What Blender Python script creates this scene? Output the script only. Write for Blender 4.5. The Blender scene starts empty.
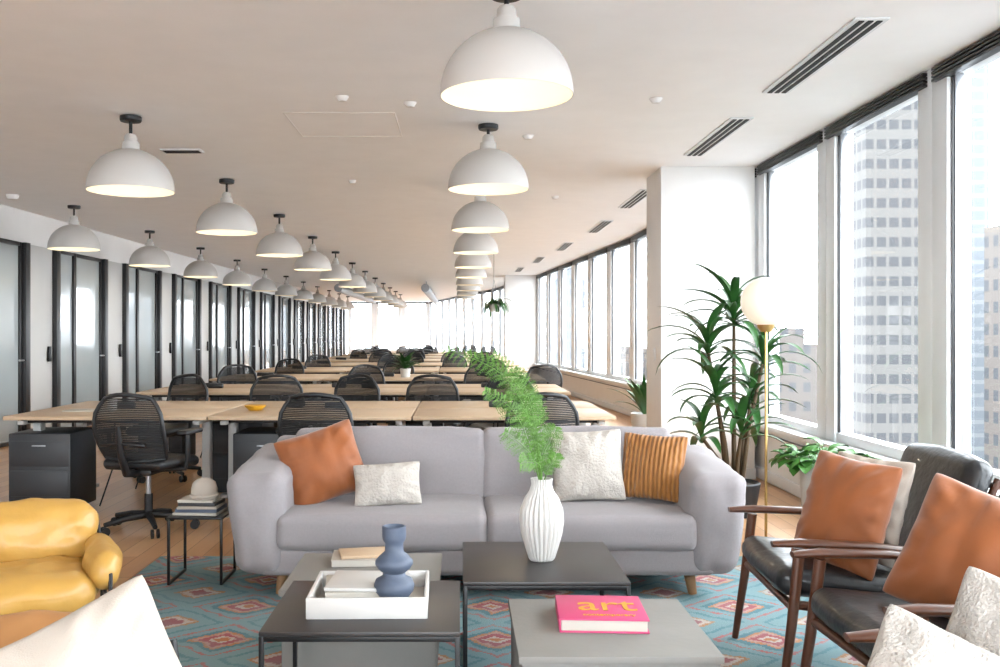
import bpy,bmesh,math,random
from mathutils import Vector,Matrix,noise
random.seed(7)
R=math.radians
scene=bpy.context.scene
try:
    scene.view_settings.view_transform='Standard'
    scene.view_settings.exposure=0.0
except Exception as e: print(e)

# ------------------------------------------------------------------ materials
def lin(c,k=1.0):
    return tuple(k*((v/255)/12.92 if v/255<=0.04045 else ((v/255+0.055)/1.055)**2.4) for v in c)
def mat(name,rgb,rough=.5,metal=0,bump=0,bscale=60,var=0,vscale=4,sheen=0,emit=0,ecol=None,coat=0,stretch=None,spec=None,k=.47):
    m=bpy.data.materials.new(name); m.use_nodes=True
    nt=m.node_tree; b=nt.nodes['Principled BSDF']
    c=lin(rgb,k)+(1,)
    b.inputs['Base Color'].default_value=c
    b.inputs['Roughness'].default_value=rough
    b.inputs['Metallic'].default_value=metal
    if spec is not None: b.inputs['Specular IOR Level'].default_value=spec
    if sheen: b.inputs['Sheen Weight'].default_value=sheen
    if coat: b.inputs['Coat Weight'].default_value=coat
    if emit:
        b.inputs['Emission Color'].default_value=lin(ecol or rgb)+(1,)
        b.inputs['Emission Strength'].default_value=emit
    tc=nt.nodes.new('ShaderNodeTexCoord'); mp=nt.nodes.new('ShaderNodeMapping')
    nt.links.new(tc.outputs['Object'],mp.inputs[0])
    if stretch: mp.inputs['Scale'].default_value=stretch
    n=nt.nodes.new('ShaderNodeTexNoise'); n.inputs['Scale'].default_value=vscale; n.inputs['Detail'].default_value=4
    nt.links.new(mp.outputs[0],n.inputs['Vector'])
    v=var if var else .04
    mx=nt.nodes.new('ShaderNodeMix'); mx.data_type='RGBA'
    mx.inputs['A'].default_value=tuple(min(1,x*(1-v)) for x in c[:3])+(1,)
    mx.inputs['B'].default_value=tuple(min(1,x*(1+v)) for x in c[:3])+(1,)
    nt.links.new(n.outputs['Fac'],mx.inputs['Factor']); nt.links.new(mx.outputs['Result'],b.inputs['Base Color'])
    if bump:
        n2=nt.nodes.new('ShaderNodeTexNoise'); n2.inputs['Scale'].default_value=bscale; n2.inputs['Detail'].default_value=3
        nt.links.new(mp.outputs[0],n2.inputs['Vector'])
        bp=nt.nodes.new('ShaderNodeBump'); bp.inputs['Strength'].default_value=bump; bp.inputs['Distance'].default_value=.01
        nt.links.new(n2.outputs['Fac'],bp.inputs['Height']); nt.links.new(bp.outputs[0],b.inputs['Normal'])
    return m
class NT:
    def __init__(s,m): s.t=m.node_tree; s.b=s.t.nodes['Principled BSDF']
    def n(s,k): return s.t.nodes.new(k)
    def l(s,a,b): s.t.links.new(a,b)
    def m(s,op,a,b=None,c=None):
        n=s.n('ShaderNodeMath'); n.operation=op
        for i,v in enumerate((a,b,c)):
            if v is None: continue
            if isinstance(v,(int,float)): n.inputs[i].default_value=v
            else: s.l(v,n.inputs[i])
        return n.outputs[0]
    def mix(s,f,a,b):
        n=s.n('ShaderNodeMix'); n.data_type='RGBA'
        for k,v in (('Factor',f),('A',a),('B',b)):
            if isinstance(v,(int,float)): n.inputs[k].default_value=v
            elif isinstance(v,tuple): n.inputs[k].default_value=(v+(1,))[:4]
            else: s.l(v,n.inputs[k])
        return n.outputs['Result']

WHITE=mat('paint_white',(240,238,236),.6,bump=.03,bscale=200,k=.85)
CEIL=mat('ceiling_paint',(248,247,247),.8,k=.99)
TRIMW=mat('window_frame_white',(232,234,236),.4,k=.85)
BLACKM=mat('black_metal',(26,26,28),.4,.3,k=.9)
BLACKP=mat('black_plastic',(30,31,34),.45,bump=.1,bscale=300,k=.65)
MESHB=mat('chair_mesh_black',(34,35,38),.7,k=.6)
DKGREY=mat('pedestal_dark_grey',(62,65,70),.5)
OAK=mat('desk_oak',(214,186,154),.45,var=.12,vscale=3,stretch=(1,14,1),k=.72)
OAKE=mat('leg_wood',(196,150,105),.5,var=.15,stretch=(8,8,1))
WALN=mat('walnut_wood',(96,54,32),.35,var=.25,vscale=6,stretch=(4,4,4),coat=.1,k=.62)
SOFA=mat('sofa_fabric',(176,169,172),.95,bump=.35,bscale=420,var=.08,vscale=90,sheen=.15,k=.55)
VELO=mat('rust_velvet',(186,100,30),.65,bump=.2,bscale=12,var=.35,vscale=6,sheen=.3,k=.44)
CREAM=mat('cream_fabric',(230,222,212),.95,bump=.8,bscale=80,var=.10,vscale=40,k=.54)
CREAMS=mat('cream_linen',(232,220,206),.9,bump=.2,bscale=250,var=.05,k=.50)
SHERPA=mat('sherpa_white',(230,224,216),1,bump=1,bscale=120,var=.12,vscale=60,k=.58)
YLEA=mat('yellow_leather',(232,180,90),.42,bump=.4,bscale=14,var=.1,vscale=5,coat=.1,k=.56)
TLEA=mat('tan_leather',(216,156,98),.45,bump=.3,bscale=14,var=.1,k=.56)
BLEA=mat('black_leather',(32,34,38),.35,bump=.3,bscale=25,var=.1,coat=.1,k=.6)
CONC=mat('concrete_grey',(166,163,158),.7,bump=.08,bscale=40,var=.12,vscale=5,k=.52)
DTAB=mat('dark_table_top',(66,62,62),.38,var=.15,vscale=8,k=.5)
CERW=mat('ceramic_white',(238,235,230),.35,k=.58)
CERB=mat('ceramic_blue_grey',(104,118,142),.6,bump=.1,bscale=80)
TRAYW=mat('tray_white',(238,236,232),.4,k=.6)
PAPER=mat('paper',(232,226,214),.8,k=.56)
PINK=mat('book_pink',(230,76,132),.5,k=.62)
ORY=mat('book_yellow_ink',(242,178,40),.5,k=.6)
GRNF=mat('fern_green',(104,156,58),.6,var=.4,vscale=20,k=.6)
GRND=mat('dracaena_green',(58,112,50),.4,var=.35,vscale=5,k=.54)
GRNL=mat('pothos_green',(84,150,60),.45,var=.3,vscale=8,k=.55)
CANE=mat('cane_brown',(120,98,70),.8,bump=.4,bscale=60)
BRASS=mat('brass',(200,164,104),.3,.9,k=1)
SHADE=mat('pendant_shade_white',(226,222,217),.5,k=.68)
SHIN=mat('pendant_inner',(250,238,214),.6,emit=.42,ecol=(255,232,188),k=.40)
BULB=mat('bulb',(255,240,210),.5,emit=10,ecol=(255,226,175))
GLOBE=mat('lamp_globe_opal',(255,248,232),.3,emit=.5,ecol=(255,240,214),k=.55)
CHROME=mat('steel',(170,172,176),.3,.9,k=1)
SOIL=mat('soil',(60,45,35),1,bump=1)
DARKF=mat('black_frame',(30,30,32),.4,k=.6)
FROST=mat('office_glass',(190,198,200),.08,var=.18,vscale=.7,coat=.5,k=.66)
PANEL=mat('panel_light_grey',(208,207,204),.6,k=.7)
GRILLE=mat('grille_dark',(40,40,42),.7)
FAR=mat('duct_grey',(150,152,155),.5,.3,k=1)
RIB=mat('ochre_rib',(204,128,48),.75,sheen=.2)
t=NT(RIB); tc=t.n('ShaderNodeTexCoord'); sp=t.n('ShaderNodeSeparateXYZ'); t.l(tc.outputs['Object'],sp.inputs[0])
w=t.m('SINE',t.m('MULTIPLY',sp.outputs[0],260.0)); bp=t.n('ShaderNodeBump'); bp.inputs['Distance'].default_value=.008; bp.inputs['Strength'].default_value=.6
t.l(w,bp.inputs['Height']); t.l(bp.outputs[0],t.b.inputs['Normal'])
t.l(t.mix(t.m('MULTIPLY_ADD',w,.5,.5),lin((186,116,40),.44),lin((208,138,56),.48)),t.b.inputs['Base Color'])

GLASS=bpy.data.materials.new('window_glass'); GLASS.use_nodes=True
nt=GLASS.node_tree; nt.nodes.clear()
o=nt.nodes.new('ShaderNodeOutputMaterial'); mxs=nt.nodes.new('ShaderNodeMixShader'); tr=nt.nodes.new('ShaderNodeBsdfTransparent'); gl=nt.nodes.new('ShaderNodeBsdfGlossy')
tr.inputs[0].default_value=(.96,.98,.98,1); gl.inputs['Roughness'].default_value=.02
lw=nt.nodes.new('ShaderNodeLayerWeight'); lw.inputs[0].default_value=.5
pw=nt.nodes.new('ShaderNodeMath'); pw.operation='POWER'; pw.inputs[1].default_value=5
ma=nt.nodes.new('ShaderNodeMath'); ma.operation='MULTIPLY_ADD'; ma.inputs[1].default_value=.5; ma.inputs[2].default_value=.05
nt.links.new(lw.outputs['Facing'],pw.inputs[0]); nt.links.new(pw.outputs[0],ma.inputs[0])
nt.links.new(ma.outputs[0],mxs.inputs[0]); nt.links.new(tr.outputs[0],mxs.inputs[1]); nt.links.new(gl.outputs[0],mxs.inputs[2]); nt.links.new(mxs.outputs[0],o.inputs[0])

FLOOR=mat('oak_floor',(190,134,88),.30)
t=NT(FLOOR); tc=t.n('ShaderNodeTexCoord'); mp=t.n('ShaderNodeMapping'); mp.inputs['Rotation'].default_value=(0,0,R(90)); t.l(tc.outputs['Object'],mp.inputs[0])
br=t.n('ShaderNodeTexBrick'); br.inputs['Scale'].default_value=1; br.inputs['Brick Width'].default_value=1.3; br.inputs['Row Height'].default_value=.13
br.inputs['Mortar Size'].default_value=.0025; br.inputs['Bias'].default_value=0; br.offset=.37
fk=.88
br.inputs['Color1'].default_value=lin((196,146,100),fk)+(1,); br.inputs['Color2'].default_value=lin((226,184,138),fk)+(1,); br.inputs['Mortar'].default_value=lin((130,90,62),fk)+(1,)
t.l(mp.outputs[0],br.inputs['Vector'])
mp2=t.n('ShaderNodeMapping'); mp2.inputs['Scale'].default_value=(22,1.4,1); t.l(tc.outputs['Object'],mp2.inputs[0])
ns=t.n('ShaderNodeTexNoise'); ns.inputs['Scale'].default_value=2; ns.inputs['Detail'].default_value=6; t.l(mp2.outputs[0],ns.inputs['Vector'])
t.l(t.mix(t.m('MULTIPLY',ns.outputs['Fac'],.45),br.outputs['Color'],lin((170,116,74),fk)),t.b.inputs['Base Color'])

# rug
RUG=mat('kilim_rug',(120,170,175),.95)
t=NT(RUG); tc=t.n('ShaderNodeTexCoord'); sp=t.n('ShaderNodeSeparateXYZ'); t.l(tc.outputs['Object'],sp.inputs[0])
nw=t.n('ShaderNodeTexNoise'); nw.inputs['Scale'].default_value=9; t.l(tc.outputs['Object'],nw.inputs['Vector'])
wob=t.m('MULTIPLY',t.m('SUBTRACT',nw.outputs['Fac'],.5),.06)
x=t.m('SNAP',t.m('ADD',sp.outputs[0],wob),.014); y=t.m('SNAP',t.m('ADD',sp.outputs[1],wob),.014)
def tri(v,per,off=0):
    f=t.m('FRACT',t.m('MULTIPLY_ADD',v,1/per,off)); return t.m('MULTIPLY',t.m('ABSOLUTE',t.m('SUBTRACT',f,.5)),2.0)
rk=.62
def ramp(val,els):
    cr=t.n('ShaderNodeValToRGB'); cr.color_ramp.interpolation='CONSTANT'; e=cr.color_ramp.elements
    e[0].position=0; e[0].color=lin(els[0][1],rk)+(1,); e[1].position=els[1][0]; e[1].color=lin(els[1][1],rk)+(1,)
    for p,c in els[2:]:
        q=e.new(p); q.color=lin(c,rk)+(1,)
    t.l(val,cr.inputs[0]); return cr.outputs[0]
BGc=(150,186,192)
d1=t.m('ADD',t.m('SUBTRACT',1.0,tri(x,.60)),t.m('SUBTRACT',1.0,tri(y,.50)))
d1=t.m('MULTIPLY',d1,.5)
c_=ramp(d1,[(0,(222,138,72)),(.06,(238,220,204)),(.10,(200,96,104)),(.17,(232,176,160)),(.21,(226,150,90)),(.24,(98,150,164)),(.31,BGc),(.40,(212,124,124)),(.44,BGc),(.57,(112,162,174)),(.62,BGc),(.78,(216,150,100)),(.82,(236,214,198)),(.88,(190,104,110))])
ns=t.n('ShaderNodeTexNoise'); ns.inputs['Scale'].default_value=4; ns.inputs['Detail'].default_value=8; t.l(tc.outputs['Object'],ns.inputs['Vector'])
wear=t.m('MULTIPLY',t.m('SUBTRACT',ns.outputs['Fac'],.44),3.0); wn=t.n('ShaderNodeClamp'); t.l(wear,wn.inputs[0])
c1=t.mix(t.m('MULTIPLY',wn.outputs[0],.5),c_,lin((156,188,192),rk))
n3=t.n('ShaderNodeTexNoise'); n3.inputs['Scale'].default_value=160; t.l(tc.outputs['Object'],n3.inputs['Vector'])
c2=t.mix(t.m('MULTIPLY',n3.outputs['Fac'],.28),c1,lin((112,142,150),rk))
t.l(c2,t.b.inputs['Base Color'])
bp=t.n('ShaderNodeBump'); bp.inputs['Distance'].default_value=.004; t.l(n3.outputs['Fac'],bp.inputs['Height']); t.l(bp.outputs[0],t.b.inputs['Normal'])

def facade(name,wall,win,px,pz,fx=.35,fz=.4,k=.20):
    m=mat(name,wall,.8); t=NT(m); tc=t.n('ShaderNodeTexCoord'); sp=t.n('ShaderNodeSeparateXYZ'); t.l(tc.outputs['Object'],sp.inputs[0])
    h=t.m('ADD',sp.outputs[0],sp.outputs[1])
    a=t.m('GREATER_THAN',t.m('FRACT',t.m('MULTIPLY',h,1/px)),fx)
    b=t.m('GREATER_THAN',t.m('FRACT',t.m('MULTIPLY',sp.outputs[2],1/pz)),fz)
    t.l(t.mix(t.m('MULTIPLY',a,b),lin(wall,k),lin(win,k)),t.b.inputs['Base Color']); return m
F1=facade('facade_stone',(156,153,150),(104,106,112),.8,1.25,.25,.5)
F2=facade('facade_glass_hazy',(176,180,186),(150,158,168),2.2,1.7,.12,.3,.27)  # paler, low-contrast tones put distance haze into the facade colour
F3=facade('facade_brick',(140,130,124),(94,98,106),1.8,2.4,.5,.5,.25)
GROUND=mat('city_ground',(150,152,154),.9,k=.25)

# ------------------------------------------------------------------ mesh builder
class MB:
    def __init__(s): s.bm=bmesh.new(); s.mats=[]
    def mi(s,m):
        if m not in s.mats: s.mats.append(m)
        return s.mats.index(m)
    def add(s,t,m,M=None,ang=35):
        i=s.mi(m)
        if M is not None: bmesh.ops.transform(t,matrix=M,verts=t.verts)
        for f in t.faces: f.material_index=i; f.smooth=True
        t.normal_update()
        for e in t.edges:
            if len(e.link_faces)==2 and e.calc_face_angle(0)>R(ang): e.smooth=False
        me=bpy.data.meshes.new('tmp'); t.to_mesh(me); t.free(); s.bm.from_mesh(me); bpy.data.meshes.remove(me)
    def box(s,c,sz,m,bev=.004,M=None,seg=2):
        t=bmesh.new(); bmesh.ops.create_cube(t,size=1)
        bmesh.ops.scale(t,vec=sz,verts=t.verts)
        if bev: bmesh.ops.bevel(t,geom=t.edges[:],offset=min(bev,min(sz)*.45),segments=seg,affect='EDGES',profile=.5)
        X=Matrix.Translation(c)
        if M is not None: X=X@M
        s.add(t,m,X)
    def raw(s,v,f,m,ang=60):
        t=bmesh.new(); vs=[t.verts.new(p) for p in v]
        for q in f:
            try: t.faces.new([vs[i] for i in q])
            except ValueError: pass
        s.add(t,m,None,ang)
    def tube(s,pts,r,m,seg=10,flat=1.0,cap=True):
        pts=[Vector(p) for p in pts]; n=len(pts)
        rs=r if isinstance(r,(list,tuple)) else [r]*n
        v=[];f=[];prev=None
        for i,p in enumerate(pts):
            tg=(pts[min(i+1,n-1)]-pts[max(i-1,0)]).normalized()
            if prev is None:
                up=Vector((0,0,1)) if abs(tg.z)<.9 else Vector((1,0,0))
                a=tg.cross(up).normalized()
            else: a=(prev-tg*prev.dot(tg)).normalized()
            b=a.cross(tg).normalized(); prev=a
            for k in range(seg):
                th=2*math.pi*k/seg; v.append(p+a*math.cos(th)*rs[i]+b*math.sin(th)*rs[i]*flat)
        for i in range(n-1):
            for k in range(seg):
                k2=(k+1)%seg; f.append((i*seg+k,i*seg+k2,(i+1)*seg+k2,(i+1)*seg+k))
        if cap: f.append(tuple(range(seg))[::-1]); f.append(tuple((n-1)*seg+k for k in range(seg)))
        s.raw(v,f,m,50)
    def lathe(s,prof,m,loc=(0,0,0),seg=40,ribs=0,ramp=0,ang=40):
        v=[];f=[];n=len(prof)
        for (r,z) in prof:
            for k in range(seg):
                th=2*math.pi*k/seg; rr=r*(1+(ramp*abs(math.sin(th*ribs/2))-ramp if ribs else 0))
                v.append((loc[0]+rr*math.cos(th),loc[1]+rr*math.sin(th),loc[2]+z))
        for i in range(n-1):
            for k in range(seg):
                k2=(k+1)%seg; f.append((i*seg+k,i*seg+k2,(i+1)*seg+k2,(i+1)*seg+k))
        if prof[0][0]>1e-4: f.append(tuple(range(seg))[::-1])
        s.raw(v,f,m,ang)
    def sphere(s,c,r,m,sc=(1,1,1)):
        t=bmesh.new(); bmesh.ops.create_uvsphere(t,u_segments=32,v_segments=20,radius=r)
        s.add(t,m,Matrix.Translation(c)@Matrix.Diagonal((*sc,1)))
    def soft(s,c,sz,r,m,bulge=.02,wr=.0,M=None,deform=None,seed=0,dens=7):
        h=Vector(sz)/2; t=bmesh.new()
        def ax(hh):
            L=[-(hh-r)-r*math.tan(R(45)*k/4) for k in range(4,0,-1)]
            L+=[-(hh-r)+2*(hh-r)*k/dens for k in range(dens+1)]
            L+=[(hh-r)+r*math.tan(R(45)*k/4) for k in range(1,5)]
            return L
        A=[ax(h[i]) for i in range(3)]
        for a in range(3):
            b=(a+1)%3;c2=(a+2)%3
            for sg in (-1,1):
                g=[]
                for u in A[b]:
                    row=[]
                    for w in A[c2]:
                        p=[0,0,0]; p[a]=sg*h[a]; p[b]=u; p[c2]=w
                        row.append(t.verts.new(p))
                    g.append(row)
                for i in range(len(g)-1):
                    for j in range(len(g[0])-1):
                        q=[g[i][j],g[i+1][j],g[i+1][j+1],g[i][j+1]]
                        if sg<0: q.reverse()
                        t.faces.new(q)
        bmesh.ops.remove_doubles(t,verts=t.verts,dist=1e-5)
        for vt in t.verts:
            p=vt.co.copy()
            inn=Vector([max(-(h[i]-r),min(h[i]-r,p[i])) for i in range(3)])
            dl=p-inn
            if dl.length>1e-7: p=inn+dl.normalized()*r
            nrm=dl.normalized() if dl.length>1e-7 else Vector((0,0,1))
            u=[1-min(1,abs(p[i]/h[i]))**2.2 for i in range(3)]
            for i in range(3):
                if abs(nrm[i])>.2: p[i]+=math.copysign(bulge*u[(i+1)%3]*u[(i+2)%3]*abs(nrm[i]),p[i])
            if wr:
                q=p*5+Vector((seed*3.1,seed,0)); p+=nrm*wr*noise.noise(q)+nrm*wr*.6*noise.noise(q*2.7)
            if deform: p=deform(p)
            vt.co=p
        X=Matrix.Translation(c)
        if M is not None: X=X@M
        s.add(t,m,X,70)
    def pillow(s,w,hh,th,m,M=None,seed=0,N=36,mback=None,wr=.016):
        for sg in (-1,1):
            t=bmesh.new(); g=[]
            for i in range(N+1):
                row=[]
                for j in range(N+1):
                    u=math.sin(math.pi/2*(2*i/N-1)); v=math.sin(math.pi/2*(2*j/N-1))
                    x=w/2*u*(1-.085*(1-v*v)*abs(u)**1.5); z=hh/2*v*(1-.085*(1-u*u)*abs(v)**1.5)
                    cq=(u*u*v*v)**3; x*=1-.05*cq; z*=1-.05*cq
                    k=max(0,(1-u*u)*(1-v*v))
                    y=sg*th*.56*k**.46
                    if k>0:
                        e=min(1,k*4)
                        y+=sg*e*wr*(noise.noise(Vector((x*7+seed*5,z*7,sg*2)))+.8*noise.noise(Vector((x*16,z*9+seed*3,sg))))
                        ed=max(abs(u),abs(v))
                        a=math.atan2(z,x); y+=sg*.009*math.sin(a*16+seed*2+3*noise.noise(Vector((x*6,z*6,seed))))*min(1,k*5)*(ed**2.2)
                    row.append(t.verts.new((x,y,z)))
                g.append(row)
            for i in range(N):
                for j in range(N):
                    q=[g[i][j],g[i+1][j],g[i+1][j+1],g[i][j+1]]
                    if sg>0: q.reverse()
                    t.faces.new(q)
            s.add(t,(mback or m) if sg>0 else m,M,80)
    def mesh(s,name):
        me=bpy.data.meshes.new(name); s.bm.to_mesh(me); s.bm.free()
        for m in s.mats: me.materials.append(m)
        return me
    def obj(s,name,loc=(0,0,0),rz=0):
        return inst(s.mesh(name),name,loc,rz)
def inst(me,name,loc=(0,0,0),rz=0,sc=1):
    o=bpy.data.objects.new(name,me); o.location=loc; o.rotation_euler=(0,0,rz); o.scale=(sc,)*3
    scene.collection.objects.link(o); return o
def orient(loc,yaw=0,pitch=0,roll=0):
    return Matrix.Translation(loc)@Matrix.Rotation(R(yaw),4,'Z')@Matrix.Rotation(R(pitch),4,'X')@Matrix.Rotation(R(roll),4,'Y')

# ------------------------------------------------------------------ room shell
H=2.9; XL=-5.5; XR=2.76; YB=-2.5; YE=46
poly=[(XR,YB),(XR,15.1),(2.05,25),(1.1,33),(-1.5,YE)]
def slab(name,z0,z1,m,off=.12):
    pts=[(XL-.1,YB-.1)]+[(px+off,py) for px,py in poly]+[(XL-.1,YE)]
    n=len(pts); v=[(a,b,z0) for a,b in pts]+[(a,b,z1) for a,b in pts]
    f=[tuple(range(n))[::-1],tuple(range(n,2*n))]+[(i,(i+1)%n,n+(i+1)%n,n+i) for i in range(n)]
    mb=MB(); mb.raw(v,f,m,20); return mb.obj(name)
slab('floor',-.15,0,FLOOR); slab('ceiling',H,H+.2,CEIL,.2)

SILL=.55
def win_mesh(L,key):
    mb=MB(); pw=.17
    for a,b in ((0,pw),(L-pw,L)):
        mb.box(((a+b)/2,.07,(SILL+H)/2),(b-a,.14,H-SILL),TRIMW,.006)
    for a in (pw+.012,L-pw-.012):
        mb.box((a,.06,(SILL+H)/2),(.022,.05,H-SILL-.1),CHROME,.003)
        mb.box((a,.028,(SILL+H)/2),(.01,.012,H-SILL-.1),DARKF,.001)
    mb.box((L/2,.07,SILL+.035),(L-2*pw,.11,.07),TRIMW,.005)
    mb.box((L/2,.07,H-.04),(L-2*pw,.12,.08),TRIMW,.005)
    for k in range(4): mb.box((L/2,.0,H-.02-k*.022),(L-.1,.06,.016),DARKF,.002)
    mb.raw([(pw,.08,SILL),(L-pw,.08,SILL),(L-pw,.08,H-.02),(pw,.08,H-.02)],[(0,1,2,3)],GLASS)
    return mb.mesh('window_unit_'+key)
wn=0
def wall_run(p,q,nb,wname,key):
    global wn
    p=Vector((*p,0)); q=Vector((*q,0)); d=q-p; L=d.length/nb; ang=math.atan2(d.y,d.x)
    me=win_mesh(L,key)
    for k in range(nb):
        wn+=1
        o=inst(me,'window_%d'%wn,p+d*(k/nb),ang)
        o.scale=(1,-1,1)
    mb=MB(); T=d.length
    mb.box((T/2,-.09,SILL/2-.02),(T,.1,SILL-.04),WHITE,0)
    mb.box((T/2,-.03,SILL-.02),(T,.26,.04),TRIMW,.006)
    mb.box((T/2,-.02,.06),(T,.03,.1),TRIMW,.004)
    mb.box((T/2,-.03,SILL-.12),(T,.01,.012),DARKF,.0)
    mb.obj(wname,p,ang)
wall_run(poly[0],poly[1],11,'wall_right','a')
wall_run(poly[1],poly[2],6,'wall_right_bend','b')
wall_run(poly[2],poly[3],5,'wall_right_far','c')
wall_run(poly[3],poly[4],8,'wall_right_end','d')
wall_run((XL,YB),(XR,YB),5,'wall_back','e')  # unseen wall behind the camera, its windows added to let in fill light
wall_run((-1.5,YE),(XL,YE),3,'wall_end','f')

# left wall: glazed office fronts
DH=2.48
mb=MB()
mb.box((-.06,0,(DH+H)/2),(.12,YE-YB,H-DH),WHITE,0)
mb.box((-.09,0,DH/2),(.06,YE-YB,DH),PANEL,0)
mb.obj('wall_left',(XL,(YE+YB)/2,0))
U=2.6
mb=MB()
def fr(y0,y1,z0=0,z1=DH,t=.05,dp=.09):
    mb.box((0,y0+t/2,(z0+z1)/2),(dp,t,z1-z0),DARKF,.004); mb.box((0,y1-t/2,(z0+z1)/2),(dp,t,z1-z0),DARKF,.004)
    mb.box((0,(y0+y1)/2,z1-t/2),(dp,y1-y0-2*t,t),DARKF,.004); mb.box((0,(y0+y1)/2,z0+t/2),(dp,y1-y0-2*t,t),DARKF,.004)
fr(0,1.0,t=.05,dp=.05); mb.box((-.01,.5,DH/2),(.012,.90,DH-.10),FROST,0)
mb.box((.02,1.06,DH/2),(.11,.12,DH),DARKF,.005)
mb.box((-.005,1.51,DH/2),(.03,.78,DH-.01),PANEL,0)
mb.box((.02,1.95,DH/2),(.11,.12,DH),DARKF,.005)
fr(2.01,2.6,t=.04,dp=.05); mb.box((-.01,2.305,DH/2),(.012,.51,DH-.08),FROST,0)
mb.box((.035,1.75,1.08),(.03,.06,.2),BLACKM,.004); mb.tube([(.03,.9,1.02),(.09,.9,1.02),(.09,.78,1.02)],.01,CHROME,8)
me=mb.mesh('door')
k=0; y0=YB+.15
while y0+U<YE:
    k+=1; inst(me,'door_%d'%k,(XL+.05,y0,0)); y0+=U

mb=MB(); mb.box((2.3,9.06,H/2),(.87,.68,H),WHITE,.004); mb.box((2.3,9.06,.05),(.89,.7,.1),TRIMW,.004)
mb.box((1.86,9.0,1.15),(.012,.08,.12),TRIMW,.003); mb.obj('column')
mb=MB(); mb.box((1.62,25.4,H/2),(.84,.8,H),WHITE,.004); mb.obj('column')
mb=MB()
for xx in (-3.5,-1.0): mb.tube([(xx,27,2.66),(xx,38,2.66)],.12,FAR,16)
for yy in (28,33,37):
    for xx in (-3.5,-1.0): mb.box((xx,yy,2.85),(.02,.02,.1),FAR,0)
mb.obj('ventilation_ducts')

for n,(a,b) in enumerate([(4.62,6.0),(6.75,8.12),(10.1,11.5),(12.9,14.3),(16,17.4),(19,20.4),(22,23.4)]):
    mb=MB(); L=b-a; xc=2.02-(max(0,b-15)*.07)
    mb.box((xc,(a+b)/2,H-.006),(.17,L+.04,.012),TRIMW,.003)
    for k in range(3): mb.box((xc-.045+k*.045,(a+b)/2,H-.014),(.026,L,.006),GRILLE,0)
    mb.obj('ceiling_vent')
mb=MB(); mb.box((-2.35,7.95,H-.006),(.34,.14,.012),TRIMW,.003)
for k in range(4): mb.box((-2.35,7.91+k*.028,H-.014),(.3,.012,.006),GRILLE,0)
mb.obj('ceiling_vent')
mb=MB()
for c,s_ in (((-.85,6.6,0),(.78,.01,.003)),((-.85,7.4,0),(.78,.01,.003)),((-1.24,7.0,0),(.01,.8,.003)),((-.46,7.0,0),(.01,.8,.003))):
    mb.box((c[0],c[1],H-.0016),s_,WHITE,.001)
mb.obj('ceiling_access_panel')
mb=MB()
mb.lathe([(0,-.03),(.025,-.03),(.04,-.012),(.045,-.001)],WHITE,seg=20); sm=mb.mesh('sprinkler_head')
for (px,py) in ((656,97),(342,95),(410,101),(352,179),(555,195),(528,134)):
    dd=1.55*940/(332-py); inst(sm,'sprinkler_head',((px-460)*dd/940,dd,H))
mb=MB(); mb.lathe([(0,-.05),(.05,-.05),(.065,-.03),(.07,0)],WHITE,seg=24); mb.obj('smoke_detector',(-5.0,10.5,H))

# ------------------------------------------------------------------ pendants
def pend(hz):
    mb=MB(); RR=.3; DHh=.29
    outer=[(RR,0),(RR,.012)]+[(RR*math.cos(R(a)),.012+DHh*math.sin(R(a))) for a in range(6,80,6)]
    zt=outer[-1][1]
    outer+=[(.062,zt+.004),(.06,zt+.05),(.045,zt+.056),(.043,zt+.095),(.03,zt+.11),(.0,zt+.11)]
    mb.lathe([(RR-.004,.0)]+outer[0:],SHADE,seg=56)
    mb.lathe([(RR-.004,0),(RR-.008,.012)]+[((RR-.01)*math.cos(R(a)),.01+(DHh-.01)*math.sin(R(a))) for a in range(6,90,7)]+[(0,DHh)],SHIN,seg=56)
    mb.bm.faces.ensure_lookup_table()
    for f in [f for f in mb.bm.faces if len(f.verts)>20]: mb.bm.faces.remove(f)
    mb.tube([(0,0,zt+.1),(0,0,hz-.02)],.012,BLACKM,10)
    mb.lathe([(0,hz-.035),(.07,hz-.035),(.075,hz-.025),(.075,hz)],BLACKM,seg=28)
    mb.sphere((0,0,.17),.045,BULB); mb.tube([(0,0,.2),(0,0,.28)],.02,CERW,10)
    return mb.mesh('pendant_lamp')
pr=pend(H-2.42); pl=pend(H-2.37)
def addp(me,x,y,z,light):
    o=inst(me,'pendant_lamp',(x,y,z))
    if light:
        l=bpy.data.lights.new('bulb_light','POINT'); l.energy=9; l.color=(1,.86,.66); l.shadow_soft_size=.05
        lo=bpy.data.objects.new('bulb_light',l); lo.parent=o; lo.location=(0,0,.09); scene.collection.objects.link(lo)
for k in range(10): addp(pr,.21,4.24+2.75*k,2.42,k<6)
for k in range(12): addp(pl,-2.34,6.68+2.75*k,2.36,k<6)
for k in range(11): addp(pl,-4.68,11.4+2.78*k,2.37,k<4)

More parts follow.
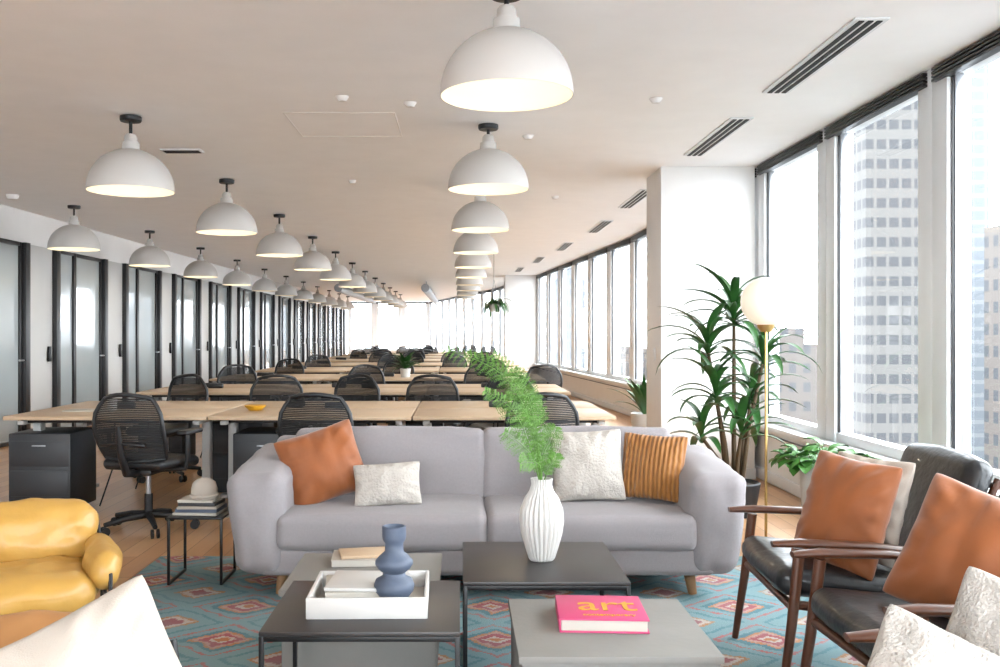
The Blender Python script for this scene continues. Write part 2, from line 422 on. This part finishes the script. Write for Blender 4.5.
# ------------------------------------------------------------------ desks
def desk_bench():
    mb=MB(); w=1.485
    for i in range(3):
        x=(i-1)*w
        for j in range(2):
            yc=.39+j*.80
            mb.box((x,yc,.735),(w-.012,.77,.028),OAK,.004)
            mb.box((x,yc,.705),(w-.2,.5,.03),BLACKM,.003)
            for sx in (-1,1):
                lx=x+sx*(w/2-.10)
                mb.box((lx,yc,.37),(.06,.09,.68),PANEL,.006)
                mb.box((lx,yc,.015),(.07,.62,.03),PANEL,.006)
                mb.box((lx,yc,.695),(.05,.62,.03),PANEL,.004)
            mb.box((x+random.uniform(-.3,.3),.72+j*.16,.775),(.16,.06,.05),BLACKP,.01)
            mb.tube([(x-.1,yc+.1,.70),(x-.12,yc+.1,.3),(x-.2,yc+.05,.02)],.006,BLACKP,6)
    for x,y,s in ((-2.24,.35,1),(-.58,.35,1),(.95,.3,1),(-1.0,1.2,1),(.5,1.2,1)):
        mb.box((x+.22,y+.05,.32),(.46,.5,.58),DKGREY,.01)
        for z in (.2,.42): mb.box((x+.22,y+.05-.252,z+.04),(.43,.008,.19),DKGREY,.003)
        mb.box((x+.22,y-.212,.52),(.10,.012,.01),CHROME,.002)
        for cx in (.05,.39):
            for cy in (-.12,.22): mb.box((x+cx,y+cy,.015),(.04,.04,.03),BLACKP,.005)
    return mb.mesh('bench_desk')
db=desk_bench()
bx=-1.09; by=[6.80+2.80*k for k in range(9)]
for y in by: inst(db,'bench_desk',(bx,y,0))

def task_chair():
    mb=MB()
    for k in range(5):
        a=R(90+72*k); c,s=math.cos(a),math.sin(a)
        mb.tube([(0,0,.11),(c*.16,s*.16,.10),(c*.31,s*.31,.075)],[.028,.022,.016],BLACKP,8)
        for o in (-.018,.018):
            px=c*.31-s*o; py=s*.31+c*o
            mb.tube([(px-(-s)*.008,py-c*.008,.032),(px+(-s)*.008,py+c*.008,.032)],.031,BLACKP,14)
    mb.tube([(0,0,.09),(0,0,.25)],.028,BLACKP,12); mb.tube([(0,0,.25),(0,0,.42)],.018,CHROME,12)
    mb.box((0,-.02,.42),(.2,.28,.05),BLACKP,.015)
    mb.soft((0,.03,.475),(.50,.49,.075),.035,BLACKP,bulge=.01,deform=lambda p:Vector((p.x*(1-.12*(p.y<0)*abs(p.y)/.25),p.y,p.z-.03*(max(0,p.y)/.25)**2)))
    def bp_(u,v):
        wd=.245*(1-.55*(v-.45)**2)*(1-.18*max(0,v-.8)*5*abs(1))
        return Vector((u*wd,-.235-.10*v-.05*math.sin(v*math.pi)+.07*u*u,.52+.40*v))
    loop=[bp_(-1,i/8) for i in range(9)]+[bp_(u,1)+Vector((0,0,.03*(1-u*u))) for u in (-.85,-.6,-.3,0,.3,.6,.85)]+[bp_(1,1-i/8) for i in range(9)]+[bp_(u,0)-Vector((0,0,.02*(1-u*u))) for u in (.8,.4,0,-.4,-.8)]+[bp_(-1,0)]
    mb.tube(loop,.015,BLACKP,8)
    NR=34
    for i in range(0,NR+1):
        v=i/NR; mb.tube([bp_(u,v) for u in (-1,-.66,-.33,0,.33,.66,1)],.0055,MESHB,6,cap=False)
    mb.tube([(0,-.1,.41),(0,-.29,.43),(0,-.36,.55),(0,-.40,.75)],[.03,.028,.022,.014],BLACKP,10)
    mb.tube([(-.16,-.34,.62),(0,-.375,.64),(.16,-.34,.62)],.014,BLACKP,8)
    for s in (-1,1):
        mb.tube([(s*.1,.0,.42),(s*.27,.0,.43),(s*.29,.0,.5),(s*.29,-.01,.66)],[.02,.018,.018,.016],BLACKP,8)
        mb.soft((s*.29,.03,.68),(.08,.25,.03),.012,BLACKP,bulge=0,dens=2)
    return mb.mesh('office_chair')
oc=task_chair()
def ch(x,y,rz=0): inst(oc,'office_chair',(x,y,0),R(rz))
front=[(-2.14,6.46,-10),(-.93,6.5,-6),(.50,6.52,10)]
for x,y,r in front: ch(x,y,r)
for k,y in enumerate(by):
    for x in (-2.55,-1.05,.42):
        if k<4 or random.random()<.6: ch(x+random.uniform(-.2,.15),y+1.95+random.uniform(-.03,.03),180+random.uniform(-30,30))
    if k and k<9:
        for i,x in enumerate((-1.75,-.25,.95)):
            if random.random()<.45: ch(x+random.uniform(-.1,.1),y-.35+random.uniform(-.02,.02),random.uniform(-25,25))

def leaf(mb,base,az,L,w,el,droop,m,n=7,tw=0):
    p=Vector(base); v=[];f=[]; e=el; c,s=math.cos(az),math.sin(az); side=Vector((-s,c,0))
    for i in range(n+1):
        tt=i/n; ww=w*(math.sin(math.pi*min(1,(tt*.86+.10)))**.8)*(1-.15*tt) if i<n else .001
        d_=Vector((c*math.cos(e),s*math.cos(e),math.sin(e))); up=Vector((-c*math.sin(e),-s*math.sin(e),math.cos(e)))
        v+= [p-side*ww+up*ww*.35,p,p+side*ww+up*ww*.35]
        p=p+d_*(L/n); e-=droop/n
    for i in range(n):
        a=i*3; f+=[(a,a+1,a+4,a+3),(a+1,a+2,a+5,a+4)]
    mb.raw(v,f,m,80)
mb=MB(); mb.lathe([(0,0),(.06,0),(.075,.12),(.07,.12),(.06,.1),(0,.1)],CERW,seg=24)
for k in range(40): leaf(mb,(0,0,.1),random.uniform(0,6.3),random.uniform(.2,.34),.03,random.uniform(.5,1.4),random.uniform(.6,1.8),GRND,5)
mb.obj('potted_plant',(-.75,12.9,.75))
mb=MB(); mb.box((0,0,.004),(.3,.2,.008),PAPER,.002); mb.tube([(.2,0,.0),(.2,0,.09)],.035,CERW,16); mb.obj('desk_papers_and_cup',(-2.9,7.3,.75))
mb=MB(); mb.lathe([(0,0),(.05,0),(.08,.03),(.085,.04),(.08,.04),(.0,.02)],ORY,seg=24); mb.obj('yellow_bowl',(-1.6,7.35,.75))

# ------------------------------------------------------------------ rug
mb=MB(); mb.box((0,0,.006),(3.9,4.1,.012),RUG,.003); mb.obj('area_rug',(.15,3.6,0))
ZR=.0125
# ------------------------------------------------------------------ sofa
mb=MB()
cx=.135
mb.soft((cx,5.14,.205),(2.30,.86,.15),.035,SOFA,bulge=.0)
for s in (-1,1):
    X=cx+s*.530
    mb.soft((X,5.02,.350),(1.058,.68,.18),.045,SOFA,bulge=.010,wr=.007,seed=s+3,dens=12)
    mb.soft((X,5.42,.590),(1.085,.22,.42),.05,SOFA,bulge=.016,wr=.009,seed=s+8,M=Matrix.Rotation(R(-7),4,'X'),dens=12)
mb.soft((cx,5.57,.43),(2.44,.13,.63),.045,SOFA,bulge=.006,M=Matrix.Rotation(R(-4),4,'X'))
for s in (-1,1):
    def df(p,s=s):
        k=(p.z+.26)/.5
        x=p.x*(.88+.17*k)+s*.035*(k-.5)
        return Vector((x,p.y,p.z+.03*k*(p.y/.45)))
    mb.soft((cx+s*1.155,5.13,.405),(.28,.88,.53),.075,SOFA,bulge=.014,wr=.012,seed=s+20,deform=df,dens=10)
for s in (-1,1):
    for y in (4.84,5.42):
        mb.tube([(cx+s*1.04,y,.15),(cx+s*1.06,y-.01,ZR)],[.032,.022],OAKE,14)
mb.obj('sofa')
def pil(name,loc,w,h,t,m,yaw,pitch,roll,seed,mback=None):
    mb=MB(); mb.pillow(w,h,t,m,None,seed,mback=mback); o=mb.obj(name); o.matrix_world=orient(loc,yaw,pitch,roll); return o
pil('throw_pillow_orange',(-.74,5.08,.64),.45,.41,.18,VELO,14,-16,-17,1)
pil('throw_pillow_textured',(-.385,4.98,.55),.37,.24,.14,CREAM,0,-22,-4,2)
pil('throw_pillow_textured',(.69,5.09,.635),.40,.40,.16,CREAM,-4,-16,-3,3)
pil('throw_pillow_ribbed',(1.04,5.07,.63),.36,.37,.15,RIB,-24,-16,2,4)

# ------------------------------------------------------------------ coffee tables
def block(x0,x1,y0,y1,z):
    mb=MB(); mb.box(((x0+x1)/2,(y0+y1)/2,(z+ZR)/2-.006),(x1-x0-.02,y1-y0-.02,z-ZR-.014),CONC,.005)
    mb.box(((x0+x1)/2,(y0+y1)/2,z-.012),(x1-x0,y1-y0,.024),CONC,.004); mb.obj('concrete_coffee_table')
block(-.70,-.08,3.62,4.24,.36)
block(.176,.795,2.82,3.44,.38)
def ftable(x0,x1,y0,y1,z):
    mb=MB(); mb.box(((x0+x1)/2,(y0+y1)/2,z-.008),(x1-x0,y1-y0,.016),DTAB,.003)
    r=.008
    for x in (x0+r,x1-r):
        for y in (y0+r,y1-r): mb.box((x,y,(z+ZR)/2-.008),(.016,.016,z-ZR-.016),BLACKM,.002)
        mb.box((x,(y0+y1)/2,ZR+.008),(.016,y1-y0-.03,.016),BLACKM,.002)
        mb.box((x,(y0+y1)/2,z-.024),(.016,y1-y0-.03,.016),BLACKM,.002)
    for y in (y0+r,y1-r): mb.box(((x0+x1)/2,y,z-.024),(x1-x0-.03,.016,.016),BLACKM,.002)
    mb.obj('metal_coffee_table')
ftable(-.635,.0,2.96,3.58,.41)
ftable(.012,.64,3.52,4.20,.42)

mb=MB()
mb.box((0,0,.006),(.40,.36,.012),TRAYW,.003)
for y in (-.175,.175): mb.box((0,y,.035),(.40,.012,.07),TRAYW,.003)
for x in (-.194,.194): mb.box((x,0,.035),(.012,.34,.07),TRAYW,.003)
mb.box((-.06,.03,.04),(.20,.25,.05),PAPER,.003,Matrix.Rotation(R(6),4,'Z')); mb.box((-.05,.03,.072),(.19,.24,.012),TRAYW,.003,Matrix.Rotation(R(-4),4,'Z'))
mb.obj('serving_tray',(-.31,3.27,.4105),R(1))
mb=MB()
mb.lathe([(0,0),(.045,0),(.052,.012),(.05,.03),(.066,.05),(.069,.07),(.062,.088),(.04,.100),(.038,.112),(.054,.124),(.064,.140),(.064,.152),(.052,.166),(.032,.184),(.031,.212),(.038,.222),(.041,.235),(.041,.268),(.036,.27),(.033,.262),(.026,.21),(0,.20)],CERB,seg=40,ang=60)
mb.obj('blue_vase',(-.225,3.21,.4235))
mb=MB(); mb.box((0,0,.014),(.26,.19,.028),PAPER,.002); mb.box((0,0,.0285),(.265,.195,.004),CREAMS,.001); mb.box((.01,0,.038),(.22,.16,.012),OAK,.002,Matrix.Rotation(R(8),4,'Z'))
mb.obj('book_stack',(-.42,4.08,.3605),R(4))
mb=MB(); mb.box((0,0,.022),(.278,.268,.036),PAPER,.002)
mb.box((0,0,.042),(.29,.28,.005),PINK,.001); mb.box((0,0,.0025),(.29,.28,.005),PINK,.001); mb.box((-.143,0,.022),(.005,.28,.044),PINK,.001)
bk=mb.obj('art_book',(.475,3.18,.3805),R(-3))
def text(body,size,loc,m,parent,sx=1,sy=1):
    cu=bpy.data.curves.new('lettering','FONT'); cu.body=body; cu.size=size; cu.extrude=.0006; cu.align_x='CENTER'; cu.offset=.0004
    o=bpy.data.objects.new('tmp',cu); scene.collection.objects.link(o)
    dg=bpy.context.evaluated_depsgraph_get(); me=bpy.data.meshes.new_from_object(o.evaluated_get(dg)); bpy.data.objects.remove(o)
    me.materials.clear(); me.materials.append(m)
    q=bpy.data.objects.new('lettering',me); q.location=loc; q.scale=(sx,sy,1); q.parent=parent; scene.collection.objects.link(q)
text('art',.15,(0.02,-.04,.0455),ORY,bk,1.15,1.3); text('contemporary',.030,(.02,-.10,.0455),ORY,bk,1,1)

VX,VY,VZ=.335,3.86,.4205
mb=MB()
prof=[(0,0),(.048,0),(.055,.01),(.068,.05),(.085,.11),(.092,.16),(.088,.21),(.070,.255),(.050,.285),(.042,.31),(.046,.335),(.040,.333),(.036,.31),(.036,.29),(0,.27)]
mb.lathe(prof,CERW,seg=144,ribs=24,ramp=.10,ang=80)
def frond(mb,pts,m,l0=.07,n=30,seed=0,st=.15):
    rnd=random.Random(seed)
    P=[Vector(p) for p in pts]
    def at(t):
        s=t*(len(P)-1); i=min(int(s),len(P)-2); u=s-i
        a=P[max(i-1,0)];b=P[i];c=P[i+1];d=P[min(i+2,len(P)-1)]
        return .5*((2*b)+(c-a)*u+(2*a-5*b+4*c-d)*u*u+(3*b-a-3*c+d)*u**3)
    mb.tube([at(i/14) for i in range(15)],[.003*(1-.7*i/14) for i in range(15)],m,5)
    V=[];F=[]
    for i in range(n):
        t=st+(1-st)*i/n; p=at(t); tg=(at(min(1,t+.02))-at(max(0,t-.02))).normalized()
        env=math.sin(math.pi*min(1,.12+.88*((t-st)/(1-st))*.97))**.6
        for sd in (-1,1):
            sv=tg.cross(Vector((rnd.uniform(-.3,.3),-1,rnd.uniform(-.2,.2)))).normalized()*sd
            dr=(sv*.85+tg*.55+Vector((0,rnd.uniform(-.6,.6),rnd.uniform(-.3,.1)))).normalized(); L=l0*env*rnd.uniform(.75,1.15)
            nn=6
            for k in range(nn):
                q=p+dr*(L*(k+1)/nn)+Vector((0,0,-.2*L*(k/nn)**2))
                for s2 in (-1,1):
                    e=(tg*s2*.75+dr*.6+Vector((0,rnd.uniform(-.5,.5),0))).normalized()*(L*.17*(1-.5*k/nn)+.003); wd=dr*.0018
                    b=len(V); V+=[q-wd*.4,q+e*.5-wd,q+e,q+e*.5+wd,q+wd*.4]; F.append((b,b+1,b+2,b+3,b+4))
            b=len(V); u=tg*.0007; V+=[p-u,p+dr*L-u,p+dr*L+u,p+u]; F.append((b,b+1,b+2,b+3))
    mb.raw(V,F,m,80)
m0=Vector((0,0,.31))
def px2(px,py,dy=0): 
    d_=VY+dy; return Vector(((px-460)*d_/940-VX,dy,1.35-(py-332)*d_/940-VZ))
tips=[((528,415),(498,370),(443,347),0,.055),((532,420),(510,374),(466,352),.06,.055),((535,425),(522,382),(492,352),-.05,.055),((537,430),(530,396),(514,366),.04,.055),
((528,440),(512,408),(484,388),-.06,.05),((540,450),(540,425),(536,394),.06,.055),((543,455),(550,438),(556,425),-.03,.05),
((532,455),(518,440),(504,430),-.12,.05),((537,450),(524,418),(506,392),.1,.055),((548,468),(554,458),(556,452),.0,.04),((540,465),(530,460),(520,462),-.1,.045)]
for i,(a,b,c,dy,l) in enumerate(tips):
    frond(mb,[m0+Vector((0,0,-.02)),px2(*a,dy*.5),px2(*b,dy),px2(*c,dy*1.4)],GRNF,l,25,i,.25)
mb.obj('fern_vase',(VX,VY,VZ))

# ------------------------------------------------------------------ side table with dome
mb=MB(); z=.36
mb.box((0,0,z-.006),(.30,.32,.012),BLACKM,.003)
for x in (-.14,.14):
    for y in (-.15,.15): mb.box((x,y,z/2-.006),(.014,.014,z-.012),BLACKM,.002)
for x in (-.14,.14): mb.box((x,0,.007),(.014,.30,.014),BLACKM,.002)
mb.obj('side_table',(-1.41,5.15,ZR))
mb=MB()
cols=[PAPER,CERB,CREAMS,DKGREY,PAPER]; zz=0
for i,c in enumerate(cols):
    h=.014+.005*(i%2); mb.box((random.uniform(-.01,.01),random.uniform(-.01,.01),zz+h/2),(.24-.012*i,.20-.01*i,h),c,.002,Matrix.Rotation(R(random.uniform(-7,7)),4,'Z')); zz+=h
mb.obj('book_stack',(-1.42,5.13,z+ZR+.001))
mb=MB(); mb.lathe([(0,0),(.07,0),(.078,.012),(.078,.02),(.07,.025),(.071,.05),(.06,.085),(.035,.105),(0,.112)],CREAMS,seg=32)
mb.obj('ceramic_dome_lidded_jar',(-1.395,5.13,z+ZR+zz+.001))

# ------------------------------------------------------------------ black lounge chairs
def lounge():
    mb=MB()
    for s in (-1,1):
        mb.tube([(s*.355,-.37,0),(s*.345,-.33,.28),(s*.335,-.30,.55)],[.014,.019,.021],WALN,12)
        mb.tube([(s*.345,.40,0),(s*.325,.33,.26),(s*.315,.29,.51)],[.014,.019,.018],WALN,12)
        mb.tube([(s*.335,-.40,.566),(s*.338,-.30,.57),(s*.338,-.05,.562),(s*.325,.18,.535),(s*.31,.33,.50)],[.020,.030,.028,.024,.018],WALN,14,flat=.55)
        mb.tube([(s*.335,-.32,.345),(s*.32,.33,.27)],.017,WALN,10)
        mb.tube([(s*.275,.18,.27),(s*.275,.33,.55),(s*.27,.44,.80)],[.017,.018,.013],WALN,10)
    mb.tube([(-.335,-.32,.33),(.335,-.32,.33)],.017,WALN,10); mb.tube([(-.32,.31,.28),(.32,.31,.28)],.017,WALN,10)
    mb.tube([(-.28,.43,.775),(.28,.43,.775)],.014,WALN,10); mb.tube([(-.3,.34,.55),(.3,.34,.55)],.013,WALN,10)
    mb.soft((0,-.05,.385),(.60,.62,.105),.042,BLEA,bulge=.018,wr=.006,M=Matrix.Rotation(R(-6),4,'X'))
    mb.soft((0,.30,.63),(.60,.105,.50),.045,BLEA,bulge=.02,wr=.006,M=Matrix.Rotation(R(-21),4,'X'))
    return mb.mesh('lounge_armchair')
la=lounge()
inst(la,'lounge_armchair',(1.56,3.76,ZR),R(-93))
inst(la,'lounge_armchair',(1.57,2.96,ZR),R(-88))
inst(la,'lounge_armchair',(1.38,2.05,ZR),R(-90))
pil('throw_pillow_orange',(1.49,3.64,.655),.37,.46,.15,VELO,-54,-18,6,6)
pil('throw_pillow_cream',(1.61,3.74,.66),.36,.43,.10,CREAMS,-58,-18,2,5)
pil('throw_pillow_orange',(1.61,2.93,.645),.45,.45,.18,VELO,-44,-22,16,7)
pil('throw_pillow_sherpa',(1.06,2.03,.50),.42,.42,.16,SHERPA,-14,-36,26,8)
pil('throw_pillow_sherpa',(1.34,2.22,.54),.42,.42,.18,SHERPA,-40,-26,14,9)

# ------------------------------------------------------------------ yellow chairs
def ychair(m):
    mb=MB()
    mb.soft((0,-.03,.285),(.60,.64,.18),.08,m,bulge=.03,wr=.020,seed=1,M=Matrix.Rotation(R(-4),4,'X'),dens=14)
    mb.soft((0,.28,.47),(.62,.20,.30),.09,m,bulge=.035,wr=.022,seed=2,M=Matrix.Rotation(R(-16),4,'X'),dens=14)
    for s in (-1,1):
        mb.soft((s*.35,.0,.385),(.13,.56,.17),.06,m,bulge=.02,wr=.016,seed=3+s,dens=10)
        mb.tube([(s*.37,-.30,0),(s*.37,-.30,.38),(s*.37,-.22,.42)],.010,BLACKM,8)
        mb.tube([(s*.37,.34,0),(s*.37,.33,.36),(s*.34,.38,.55)],.010,BLACKM,8)
        mb.tube([(s*.37,-.30,.2),(s*.37,.34,.2)],.010,BLACKM,8)
    mb.tube([(-.37,-.30,.2),(.37,-.30,.2)],.010,BLACKM,8); mb.tube([(-.37,.34,.2),(.37,.34,.2)],.010,BLACKM,8)
    return mb.mesh('leather_armchair')
inst(ychair(YLEA),'leather_armchair',(-1.86,4.0,ZR),R(24),.90)
inst(ychair(TLEA),'leather_armchair',(-1.00,1.92,ZR),R(10),1.03)
pil('throw_pillow_cream',(-.76,1.90,.585),.44,.42,.17,CREAMS,14,-28,-26,10)
pil('throw_pillow_cream',(-1.14,1.84,.54),.40,.40,.17,CREAM,14,-28,8,11)

# ------------------------------------------------------------------ floor lamp
mb=MB()
mb.lathe([(0,0),(.14,0),(.14,.015),(.02,.022),(0,.022)],BRASS,seg=40)
mb.tube([(0,0,.02),(0,0,1.36)],.009,BRASS,12)
mb.lathe([(0,1.36),(.03,1.36),(.05,1.385),(.055,1.41),(.0,1.41)],BRASS,(0,0,0),30)
mb.sphere((-.0,0,1.55),.155,GLOBE)
mb.obj('floor_lamp',(1.93,5.93,0))

# ------------------------------------------------------------------ dracaena
mb=MB()
mb.lathe([(0,0),(.15,0),(.19,.24),(.18,.25),(.165,.22),(0,.22)],DKGREY,seg=36); mb.lathe([(.0,.23),(.16,.225)],SOIL,seg=24)
heads=[((.0,0),1.46,24,.50),((-.18,.05),1.22,20,.50),((.20,-.05),1.14,20,.50),((-.16,-.1),.88,17,.48),((.15,.08),.82,16,.48),((.02,-.12),.62,14,.46),((-.24,0),.58,12,.44)]
for (hx,hy),hz,n,L in heads:
    mb.tube([(hx*.25,hy*.25,.20),(hx*.5,hy*.5,.3+(hz-.3)*.4),(hx,hy,hz)],[.02,.017,.012],CANE,8)
    for k in range(n):
        f=k/n; el=R(82)-f*R(62)
        leaf(mb,(hx,hy,hz-.02+.14*(1-f)-.04),k*2.4+random.uniform(-.3,.3),L*random.uniform(.75,1.1),.034,el,R(random.uniform(60,120)),GRND,8)
mb.obj('potted_dracaena',(2.04,7.0,0))

def pothos(name,loc,ph,n,spread,m=GRNL,rp=.14):
    mb=MB(); mb.lathe([(0,0),(rp*.8,0),(rp,ph),(rp-.012,ph),(rp-.02,ph-.04),(0,ph-.04)],CERW,seg=32)
    for k in range(n):
        a=random.uniform(0,6.28); r_=spread*math.sqrt(random.random()); x=r_*math.cos(a); y=r_*math.sin(a); z_=ph+random.uniform(0,.16)*(1-r_/spread*.8)
        mb.tube([(x*.2,y*.2,ph-.05),(x*.6,y*.6,z_),(x,y,z_)],.003,m,4)
        leaf(mb,(x,y,z_),a+random.uniform(-.8,.8),random.uniform(.10,.15),.042,random.uniform(-.2,.8),1.2,m,5)
    mb.obj(name,loc)
pothos('potted_pothos',(2.24,5.8,0),.54,100,.25)
pothos('potted_pothos',(2.33,4.7,0),.50,50,.18)
mb=MB(); mb.lathe([(0,0),(.13,0),(.17,.4),(.155,.4),(.14,.36),(0,.36)],CERW,seg=28)
for k in range(40): leaf(mb,(0,0,.36),random.uniform(0,6.3),random.uniform(.4,.75),.035,random.uniform(.9,1.5),random.uniform(.3,1.2),GRND,7)
mb.obj('potted_snake_plant',(2.2,11.2,0))
mb=MB(); mb.lathe([(0,0),(.07,0),(.09,.14),(.08,.14),(.07,.11),(0,.11)],CERW,seg=24)
for k in range(50): leaf(mb,(0,0,.12),random.uniform(0,6.3),random.uniform(.2,.45),.03,random.uniform(.2,1.0),random.uniform(2.0,3.0),GRND,7)
for a in (0,2.1,4.2): mb.tube([(.085*math.cos(a),.085*math.sin(a),.13),(0,0,.6),(0,0,H-1.75)],.004,BLACKM,5)
mb.obj('hanging_plant',(.62,17.2,1.75))

# ------------------------------------------------------------------ city
def bld(name,x0,x1,y0,y1,z1,m,z0=-45):
    mb=MB(); mb.box(((x0+x1)/2,(y0+y1)/2,(z0+z1)/2),(x1-x0,y1-y0,z1-z0),m,0)
    mb.box(((x0+x1)/2,(y0+y1)/2,z1+1),((x1-x0)*.5,(y1-y0)*.5,2),m,0); mb.obj(name)
bld('office_tower',25.9,31,60,64.5,30,F1)
bld('office_tower',64,67.5,120,123,36,F2)
bld('city_building',58,72,100,104,13,F3)
bld('city_building',48,57,118,121,6,F2)
bld('city_building',36,46,118,121,0,F3)
bld('city_building',26,34,120,124,5,F2)
bld('city_building',14,20,150,154,10,F2)
bld('city_building',30,60,170,176,-1,F3)
bld('city_building',70,84,78,84,-2,F1)
bld('city_building',80,110,130,140,12,F2)
mb=MB(); mb.box((0,100,-46),(900,900,2),GROUND,0); mb.obj('ground')

# ------------------------------------------------------------------ world, camera
w=bpy.data.worlds.new('overcast_sky'); scene.world=w; w.use_nodes=True
nt=w.node_tree; bg=nt.nodes['Background']
tc=nt.nodes.new('ShaderNodeTexCoord'); sp=nt.nodes.new('ShaderNodeSeparateXYZ'); cr=nt.nodes.new('ShaderNodeValToRGB')
nt.links.new(tc.outputs['Generated'],sp.inputs[0]); nt.links.new(sp.outputs[2],cr.inputs[0])
cr.color_ramp.elements[0].position=0; cr.color_ramp.elements[0].color=(.87,.92,.98,1); cr.color_ramp.elements[1].position=.6; cr.color_ramp.elements[1].color=(.91,.96,1.0,1)
nt.links.new(cr.outputs[0],bg.inputs[0]); bg.inputs[1].default_value=16.0
cam=bpy.data.cameras.new('camera'); cam.lens=33.84; cam.sensor_width=36; cam.shift_x=.04; cam.clip_end=2000
co=bpy.data.objects.new('camera',cam); co.location=(0,0,1.35); co.rotation_euler=(R(90),0,0); scene.collection.objects.link(co); scene.camera=co
